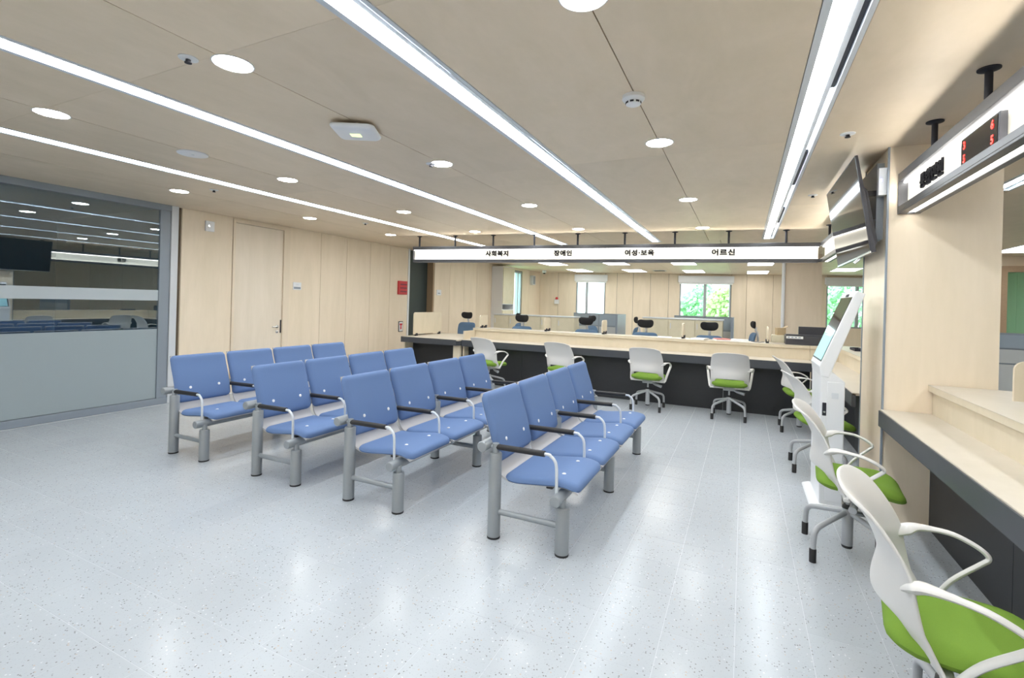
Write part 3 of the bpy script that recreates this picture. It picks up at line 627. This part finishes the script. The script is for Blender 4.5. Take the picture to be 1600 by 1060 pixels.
# ================================================================== WHITE CHAIRS
def make_chair(label):
    t = thing('swivel_chair', label, 'chair', (0, 0, 0), 0, 'white visitor chairs with green seats')
    rows = [(.415, .245, -.06, .04, 1), (.47, .243, -.13, .08, 1), (.52, .240, -.18, .11, 1), (.55, .238, -.205, .125, 0), (.60, .240, -.205, .11, 0), (.65, .243, -.19, .085, 0), (.69, .246, -.185, .075, 0), (.74, .241, -.198, .065, 0), (.80, .236, -.225, .055, 0), (.86, .229, -.262, .045, 0), (.90, .212, -.296, .035, 0), (.916, .165, -.314, .022, 0)]
    cols = [-1, -.94, -.86, -.74, -.5, -.25, 0, .25, .5, .74, .86, .94, 1]
    sh = MB(); nc = len(cols); used = {}
    def vid(j, i):
        if (j, i) not in used:
            z, hw, c, k, _ = rows[j]; u = cols[i]
            zz = z
            if j == 3: zz = z - .02 * u * u
            if j >= 10: zz = z - .014 * u * u
            used[j, i] = len(sh.v); sh.v.append(Vector((hw * u, c + k * u * u, zz)))
        return used[j, i]
    for j in range(len(rows) - 1):
        for i in range(nc - 1):
            if rows[j][4] and abs(cols[i] + cols[i + 1]) / 2 < .78: continue
            sh.f.append([vid(j, i), vid(j, i + 1), vid(j + 1, i + 1), vid(j + 1, i)])
    so = sh.build('back_shell', m_white, t, smooth=True)
    md = so.modifiers.new('s', 'SOLIDIFY'); md.thickness = .014; md.offset = 0
    md = so.modifiers.new('ss', 'SUBSURF'); md.levels = 2; md.render_levels = 2
    so.data.polygons.foreach_set('use_smooth', [True] * len(so.data.polygons))
    for sg in (-1, 1):
        path = spline([(sg * .222, -.135, .655), (sg * .24, -.10, .678), (sg * .262, -.06, .69), (sg * .285, .03, .686), (sg * .29, .09, .666), (sg * .288, .13, .642), (sg * .284, .14, .622), (sg * .280, .12, .60), (sg * .266, .04, .52), (sg * .25, -.01, .44), (sg * .245, -.02, .42)], 5)
        n = len(path); r = [.012 + .022 * min(1, i / 5) - .018 * min(1, max(0, i - 5) / 8) for i in range(n)]
        MB().tube(path, r, 12, .55).build('arm', m_white, t, smooth=True)
    MB().box(-.25, .25, -.04, -.005, .40, .425).build('crossbar', m_white, t, bevel=.006)
    MB().prism([(-.075, -.04), (.075, -.04), (.055, .14), (-.055, .14)], .375, .43, 'z').build('mechanism', m_base, t, bevel=.006)
    MB().tube([(.03, .06, .39), (.10, .03, .36), (.19, .01, .34)], [.014, .018, .022], 12).build('lever', m_base, t, smooth=True)
    def sm(x, y):
        yy = (y + .215) / .43
        return (x, y + .045, .458 - .05 * max(0, yy - .72) ** 1.3 * 4 * .7 + .012 * (abs(x) / .23) ** 2 + .02 * max(0, .2 - yy) * 4), (0, 0, 1)
    cushion(sm, .225, .218, .09, .042, .07, 16, 18, .03).build('seat', m_green, t, smooth=True)
    MB().lathe([(.012, .30), (.012, .39)], n=14).build('gas_lift', m_base, t, smooth=True)
    hb = MB().lathe([(.027, .06), (.03, .065), (.03, .29), (.026, .298)], n=20).build('hub', m_base, t, smooth=True)
    MB().lathe([(.026, .047), (.029, .052), (.029, .065)], n=20).build('hub_cap', m_black, hb); MB().lathe([(.031, .288), (.029, .305), (.02, .312)], n=20).build('hub_collar', m_black, hb, smooth=True)
    for k in range(4):
        a = PI / 4 + k * PI / 2; cs, sn = math.cos(a), math.sin(a)
        pr_ = [(.02, .262), (.12, .236), (.21, .212), (.25, .197), (.274, .172), (.281, .14), (.285, .07)]
        lg = MB().tube(spline([(r_ * cs, r_ * sn, z_) for r_, z_ in pr_], 4), .0155, 12).build('leg', m_base, t, smooth=True)
        MB().lathe([(.019, .0), (.0195, .075), (.016, .08)], (.286 * cs, .286 * sn, 0), 14).build('rubber_foot', m_black, lg, smooth=True)
    return t
CH = [(-.15, 7.28, .02, 'white swivel chair with green seat at the far counter, rightmost of the row'), (-1.24, 7.28, -.10, 'white swivel chair with green seat at the far counter, second from the right'), (-2.55, 7.25, -.15, 'white swivel chair with green seat at the far counter, third from the right'), (-3.85, 7.2, -.2, 'white swivel chair with green seat at the far counter, leftmost, half hidden'),
      (.66, 7.0, -PI / 2 + .1, 'white swivel chair with green seat at the corner of the two counters'), (.66, 5.38, -PI / 2 + .15, 'white swivel chair with green seat just behind the kiosk'), (.61, 3.60, -PI / 2 - .10, 'white swivel chair with green seat in front of the kiosk'), (.63, 2.06, -PI / 2 - .17, 'white swivel chair with green seat nearest the camera at the picture corner')]
c0 = None
for x, y, rz, l in CH:
    c = make_chair(l) if c0 is None else copy_tree(c0, None, l)
    c0 = c0 or c
    c.location = (x, y, 0); c.rotation_euler = (0, 0, rz)
    for ch in c.children:
        if ch.name.startswith('leg'): ch.rotation_euler = (0, 0, (0 if 'nearest the camera' in l else PI / 4) - PI / 4 - rz)

# ================================================================== OFFICE
def office_chair(label):
    t = thing('office_chair', label, 'chair', (0, 0, 0), 0, 'blue office chairs behind the far counter')
    def sm(x, y): return (x, y, .46 + .01 * abs(x)), (0, 0, 1)
    cushion(sm, .24, .23, .08, .04, .06, 10, 10, .03).build('seat', m_mesh, t, smooth=True)
    def bm(x, y): return (x, .24 + .05 * (y / .27) ** 2 - .12 * (x / .23) ** 2 * .35, .74 + y), (0, -1, 0)
    cushion(bm, .23, .27, .08, .02, .05, 10, 10, .02).build('backrest', m_mesh, t, smooth=True)
    def hm(x, y): return (x, .27 - .05 * (x / .15) ** 2, 1.17 + y + .02 * (x / .15) ** 2), (0, -1, 0)
    cushion(hm, .15, .075, .07, .025, .05, 10, 8, .02).build('headrest', m_bmat, t, smooth=True)
    MB().tube(spline([(0, .30, .5), (0, .34, .75), (0, .33, .98), (0, .295, 1.06), (0, .30, 1.13)], 5), .022, 10).build('spine', m_white, t, smooth=True)
    for s in (-1, 1): MB().tube([(s * .24, .1, .44), (s * .28, .05, .55), (s * .28, .05, .66)], .014, 8).box(s * .28 - .035, s * .28 + .035, -.1, .15, .66, .685).build('armrest', m_black, t)
    MB().lathe([(.03, .07), (.03, .44)], n=12).build('column', m_black, t, smooth=True)
    for k in range(5):
        a = k * 2 * PI / 5 + .3
        lg = MB().tube([(0, 0, .11), (.30 * math.cos(a), .30 * math.sin(a), .075)], [.03, .018], 8).build('leg', m_white, t)
        MB().lathe([(.03, -.02), (.03, .02)], (.30 * math.cos(a), .30 * math.sin(a), .03), 12, 'x').build('caster', m_black, lg)
    return t
OC = [(-5.85, 9.55, 0, 'blue office chair with black headrest behind the low side desk'), (-4.18, 9.02, .05, 'blue office chair with black headrest, second from the left behind the far ledge'), (-2.80, 9.02, 0, 'blue office chair with black headrest, third from the left behind the far ledge'), (-1.65, 9.02, 0, 'blue office chair with black headrest, fourth from the left behind the far ledge'), (-.54, 9.02, 0, 'blue office chair with black headrest, fifth from the left behind the far ledge'),
      (-5.25, 10.8, -1.4, 'blue office chair turned sideways beside the beige cabinets on the left'), (-2.95, 10.9, 1.3, 'blue office chair turned sideways in front of the grey partition, left one'), (-2.50, 11.4, -1.5, 'blue office chair turned sideways in front of the grey partition, right one'), (-.05, 11.2, -1.4, 'blue office chair turned sideways near the office pillar')]
oc0 = None
for x, y, rz, l in OC:
    c = office_chair(l) if oc0 is None else copy_tree(oc0, None, l)
    oc0 = oc0 or c
    c.location = (x, y, 0); c.rotation_euler = (0, 0, rz)
def cabinet_run(x0, x1, y, n, h, label):
    t = thing('low_cabinet', label, 'cabinet', ((x0 + x1) / 2, y, 0)); O = ((x0 + x1) / 2, y, 0)
    box_obj('body', (x0, x1, y, y + .42, 0, h - .03), m_cabw, t, 0, O); box_obj('top', (x0 - .02, x1 + .02, y - .02, y + .45, h - .03, h), m_alu, t, .003, O)
    wd = (x1 - x0) / n
    for k in range(n):
        d = box_obj('door', (x0 + k * wd + .005, x0 + (k + 1) * wd - .005, y - .018, y, .08, h - .05), m_cabw, t, .002, O)
        box_obj('pull', (x0 + k * wd + .04, x0 + k * wd + .055, y - .03, y - .018, h - .25, h - .12), m_alu, d, 0, O)
cabinet_run(-6.3, -3.95, 12.0, 5, 1.18, 'long beige low cabinet with grey top on the left of the office')
cabinet_run(-2.2, -.42, 12.0, 3, 1.24, 'beige low cabinet with grey top below the middle rear window')
def partition(x0, x1, y, h, label, ret=.9):
    t = thing('office_partition', label, 'partition', (x0, y, 0)); O = (x0, y, 0)
    MB(O).box(x0, x1, y, y + .05, 0, h).box(x1 - .05, x1, y - ret, y, 0, h).build('frame', m_frame, t)
    n = 2; wd = (x1 - x0) / n
    for k in range(n):
        box_obj('upper_tile', (x0 + k * wd + .02, x0 + (k + 1) * wd - .02, y - .01, y, h - .32, h - .03), m_part, t, 0, O)
        box_obj('lower_tile', (x0 + k * wd + .02, x0 + (k + 1) * wd - .02, y - .01, y, .1, h - .36), m_partl, t, 0, O)
    box_obj('upper_tile', (x1 - .06, x1 - .05, y - ret + .02, y - .02, h - .32, h - .03), m_part, t, 0, O); box_obj('lower_tile', (x1 - .06, x1 - .05, y - ret + .02, y - .02, .1, h - .36), m_partl, t, 0, O)
partition(-4.3, -2.85, 13.0, 1.27, 'blue-grey office partition below the narrow rear window')
partition(-1.6, -.2, 13.0, 1.29, 'blue-grey office partition below the middle rear window')
t = thing('office_partition', 'tall grey office partition behind the right counter at the picture edge', 'partition', (2.3, 6.5, 0)); O = (2.3, 6.5, 0)
box_obj('frame', (2.05, 3.6, 6.5, 6.55, 0, 1.33), m_frame, t, 0, O); box_obj('upper_tile', (2.06, 3.59, 6.49, 6.5, 1.18, 1.31), m_part, t, 0, O); box_obj('lower_tile', (2.06, 3.59, 6.49, 6.5, 1.03, 1.165), m_partl, t, 0, O); box_obj('lower_tile', (2.06, 3.59, 6.49, 6.5, .1, 1.015), m_partl, t, 0, O)
# wall cabinet at the end of the far left panels
t = thing('tall_cabinet', 'tall cream wall cabinet beside the side window of the office', 'cabinet', (-6.9, 13.7, 0)); O = (-6.9, 13.7, 0)
MB(O).box(XL + .002, -6.72, 13.3, 13.32, 0, 2.62).box(XL + .002, -6.72, 14.12, 14.14, 0, 2.62).box(XL + .002, XL + .02, 13.32, 14.12, 0, 2.62).box(XL + .02, -6.72, 13.32, 14.12, 2.6, 2.62).box(XL + .02, -6.72, 13.32, 14.12, 1.44, 1.46).box(XL + .02, -6.72, 13.32, 14.12, 1.26, 1.28).build('carcass', m_whitep, t)
for z0, z1 in ((1.46, 2.6), (.05, 1.26)):
    d = box_obj('door', (-6.72, -6.70, 13.32, 14.12, z0, z1), m_cabw, t, .002, O); box_obj('pull', (-6.70, -6.685, 13.9, 13.96, z0 + .06 if z0 > 1 else z1 - .1, z0 + .075 if z0 > 1 else z1 - .085), m_alu, d, 0, O)

# ---- black box and monitor on the far ledge, papers
t = thing('ticket_printer', 'black box with white label strip on the corner of the far ledge', 'printer', (.82, 8.2, 1.003)); O = (.82, 8.2, 1.003)
box_obj('case', (.56, 1.06, 8.06, 8.34, 1.003, 1.135), m_tvbody, t, .005, O); box_obj('label_strip', (.57, .78, 8.055, 8.06, 1.09, 1.125), m_paper, t, 0, O)
for k in range(4): box_obj('label_mark', (.585 + k * .045, .615 + k * .045, 8.053, 8.055, 1.10, 1.115), m_frame, t, 0, O)
box_obj('lid', (.57, 1.05, 8.07, 8.33, 1.135, 1.145), m_slot, t, .003, O)
t = thing('monitor', 'dark computer monitor standing behind the black box', 'monitor', (1.0, 8.52, .756))
MB().box(-.24, .24, -.015, .015, .12, .50).build('housing', m_tvbody, t, bevel=.006); MB().box(-.225, .225, .015, .018, .14, .485).build('display', m_screen, t); MB().tube([(0, 0, .0), (0, -.01, .14)], .03, 10).build('stand', m_tvbody, t); MB().lathe([(.12, 0), (.11, .012)], n=24).build('foot', m_tvbody, t)
dk = thing('office_desk', 'pale work desk behind the far ledge', 'desk', (-1.6, 8.9, 0)); O = (-1.6, 8.9, 0)
box_obj('desk_top', (-4.5, 1.55, 8.38, 8.66, .72, .75), m_top, dk, .003, O)
for x in (-4.48, -2.5, -.5, 1.5): box_obj('leg', (x, x + .03, 8.4, 8.64, 0, .72), m_cabw, dk, 0, O)
t = thing('office_pedestal', 'cream pedestal cabinet standing on the desk beside the black box', 'cabinet', (.50, 8.52, .753))
MB().box(-.10, .10, -.09, .09, 0, .36).build('body', m_cabw, t, bevel=.003)
for k in range(2): MB().box(-.09, .09, -.094, -.09, .02 + k * .17, .18 + k * .17).build('drawer', m_cabw, t)
t = thing('cardboard_box', 'small brown cardboard box beside the white pipe', 'box', (.52, 8.52, 1.114), .3)
m_card = mat('cardboard', (.45, .34, .20), .8); MB().box(-.06, .06, -.05, .05, 0, .11).build('carton', m_card, t); MB().prism([(.05, .11), (.10, .14), (.10, .143), (.05, .113)], -.05, .05, 'y').build('flap', m_card, t)
tag(MB().tube(spline([(.12, 8.22, 1.009), (.17, 8.1, 1.012), (.22, 8.10, 1.009), (.27, 8.2, 1.009), (.29, 8.24, 1.009)], 6), .005, 8).build('cable', m_slot, smooth=True), 'thin dark cable lying on the far ledge', 'cable')
def sheet(x, y, z, w_, d_, h, rz, m, label, cat='papers'):
    t = thing('paper_stack', label, cat, (x, y, z), rz, 'papers on the far ledge')
    MB().box(-w_ / 2, w_ / 2, -d_ / 2, d_ / 2, 0, h * .6).build('lower_sheets', m_paper, t); MB().box(-w_ / 2 + .01, w_ / 2 + .008, -d_ / 2 + .005, d_ / 2 - .01, h * .6, h).build('upper_sheets', m, t)
sheet(-1.15, 8.15, 1.003, .21, .28, .012, .1, m_paper, 'white paper stack between the third and fourth dividers'); sheet(-.62, 8.14, 1.003, .22, .29, .02, -.2, m_paper, 'white paper stack right of the fourth divider')
sheet(-.30, 8.15, 1.003, .20, .24, .03, .3, mat('salmon cover', (.62, .22, .2), .6), 'salmon coloured booklet on the far ledge', 'booklet'); sheet(-.05, 8.14, 1.003, .24, .28, .03, 0, m_paper, 'thick white paper stack left of the fifth divider')

t = thing('pen_tray', 'flat dark tray on the ledge right behind the kiosk', 'tray', (1.33, 7.55, 1.003)); MB().box(-.05, .05, -.16, .16, 0, .006).build('base', m_slot, t)
for b_ in ((-.05, -.044, -.16, .16), (.044, .05, -.16, .16), (-.044, .044, -.16, -.154), (-.044, .044, .154, .16)): MB().box(*b_, .006, .03).build('rim', m_slot, t)
# ---- small things on the walls
def plate(name, label, cat, y, z, wy, hz, m, x=XL, d=.012): return thing(name, label, cat, (x, y, z)), MB().box(0, d, -wy / 2, wy / 2, -hz / 2, hz / 2)
t, b = plate('alarm_unit', 'small white alarm unit high on the wooden panel', 'alarm', 4.46, 2.50, .13, .15, m_whitep, d=.03); b.build('housing', m_whitep, t, bevel=.006)
MB().lathe([(.02, .03), (.018, .036)], (0, -.02, .0), 16, 'x').build('lamp', m_chrome, t, smooth=True)
t, b = plate('door_sign', 'small white room sign beside the wooden door', 'sign', 6.03, 1.69, .17, .13, m_whitep); b.build('board', m_whitep, t, bevel=.003); MB().box(.012, .0135, -.07, .07, -.05, -.015).build('text_strip', m_frame, t); MB().box(.012, .0135, -.02, .03, .015, .03).build('text_mark', m_alu, t)
t, b = plate('wall_sign', 'small white room sign on the far left panels', 'sign', 10.42, 1.71, .2, .14, m_whitep); b.build('board', m_whitep, t, bevel=.003); MB().box(.012, .0135, -.05, .05, -.03, -.005).build('text_mark', m_frame, t)
t, b = plate('fire_alarm_panel', 'red fire alarm panel on the last wooden panel', 'alarm', 8.93, 1.775, .32, .31, m_red, d=.03); b.build('case', m_red, t, bevel=.004)
for k in range(3): MB().box(.03, .034, -.09, .14, .06 - k * .08, .09 - k * .08).build('label_bar', mat('dark red bar %d' % k, (.22, .02, .04), .5), t)
t, b = plate('extinguisher_sign', 'small white sign with red arrow below the fire alarm panel', 'sign', 8.91, .885, .15, .24, m_slot); b.build('border', m_slot, t, bevel=.004); MB().box(.012, .015, -.06, .06, -.105, .105).build('face', m_paper, t)
MB().prism([(-.045, .07), (.045, .07), (.045, .03), (.02, .03), (.02, -.03), (.035, -.03), (0, -.075), (-.035, -.03), (-.02, -.03), (-.02, .03), (-.045, .03)], .015, .017, 'x').build('arrow', m_red, t)
t, b = plate('wall_speaker', 'grey box speaker on the wall next to the side window', 'speaker', 16.4, 2.35, .24, .34, m_alu, d=.12); b.build('housing', m_alu, t, bevel=.01); MB().box(.12, .124, -.09, .09, -.14, .14).build('grille', m_frame, t)
t = thing('security_camera', 'white dome camera under the ceiling in the far corner', 'camera', (-6.55, 16.3, H)); MB().lathe([(.075, 0), (.075, -.07), (.06, -.09)], n=20).build('body', m_whitep, t, smooth=True); MB().lathe([(.05, -.085), (.04, -.115), (.015, -.128)], n=20).build('dome', m_slot, t, smooth=True)
t = thing('alarm_beacon', 'white box with red lamp on the rear wall left of the narrow window', 'alarm', (-6.43, 17.36, 1.5), ang)
MB().box(-.09, .09, -.06, 0, 0, .17).build('box', m_whitep, t, bevel=.006); MB().lathe([(.05, .17), (.05, .21), (.03, .26)], (0, -.04, 0), 16).build('lamp', m_red, t, smooth=True)
t = thing('air_vent', 'dark slotted vent in the office ceiling', 'vent', (-2.55, 16.6, H)); MB().box(-.2, .2, -.2, .2, -.01, 0).build('frame', m_alu, t)
for k in range(5): MB().box(-.17, .17, -.15 + k * .07, -.11 + k * .07, -.013, -.0095).build('slat', m_slot, t)
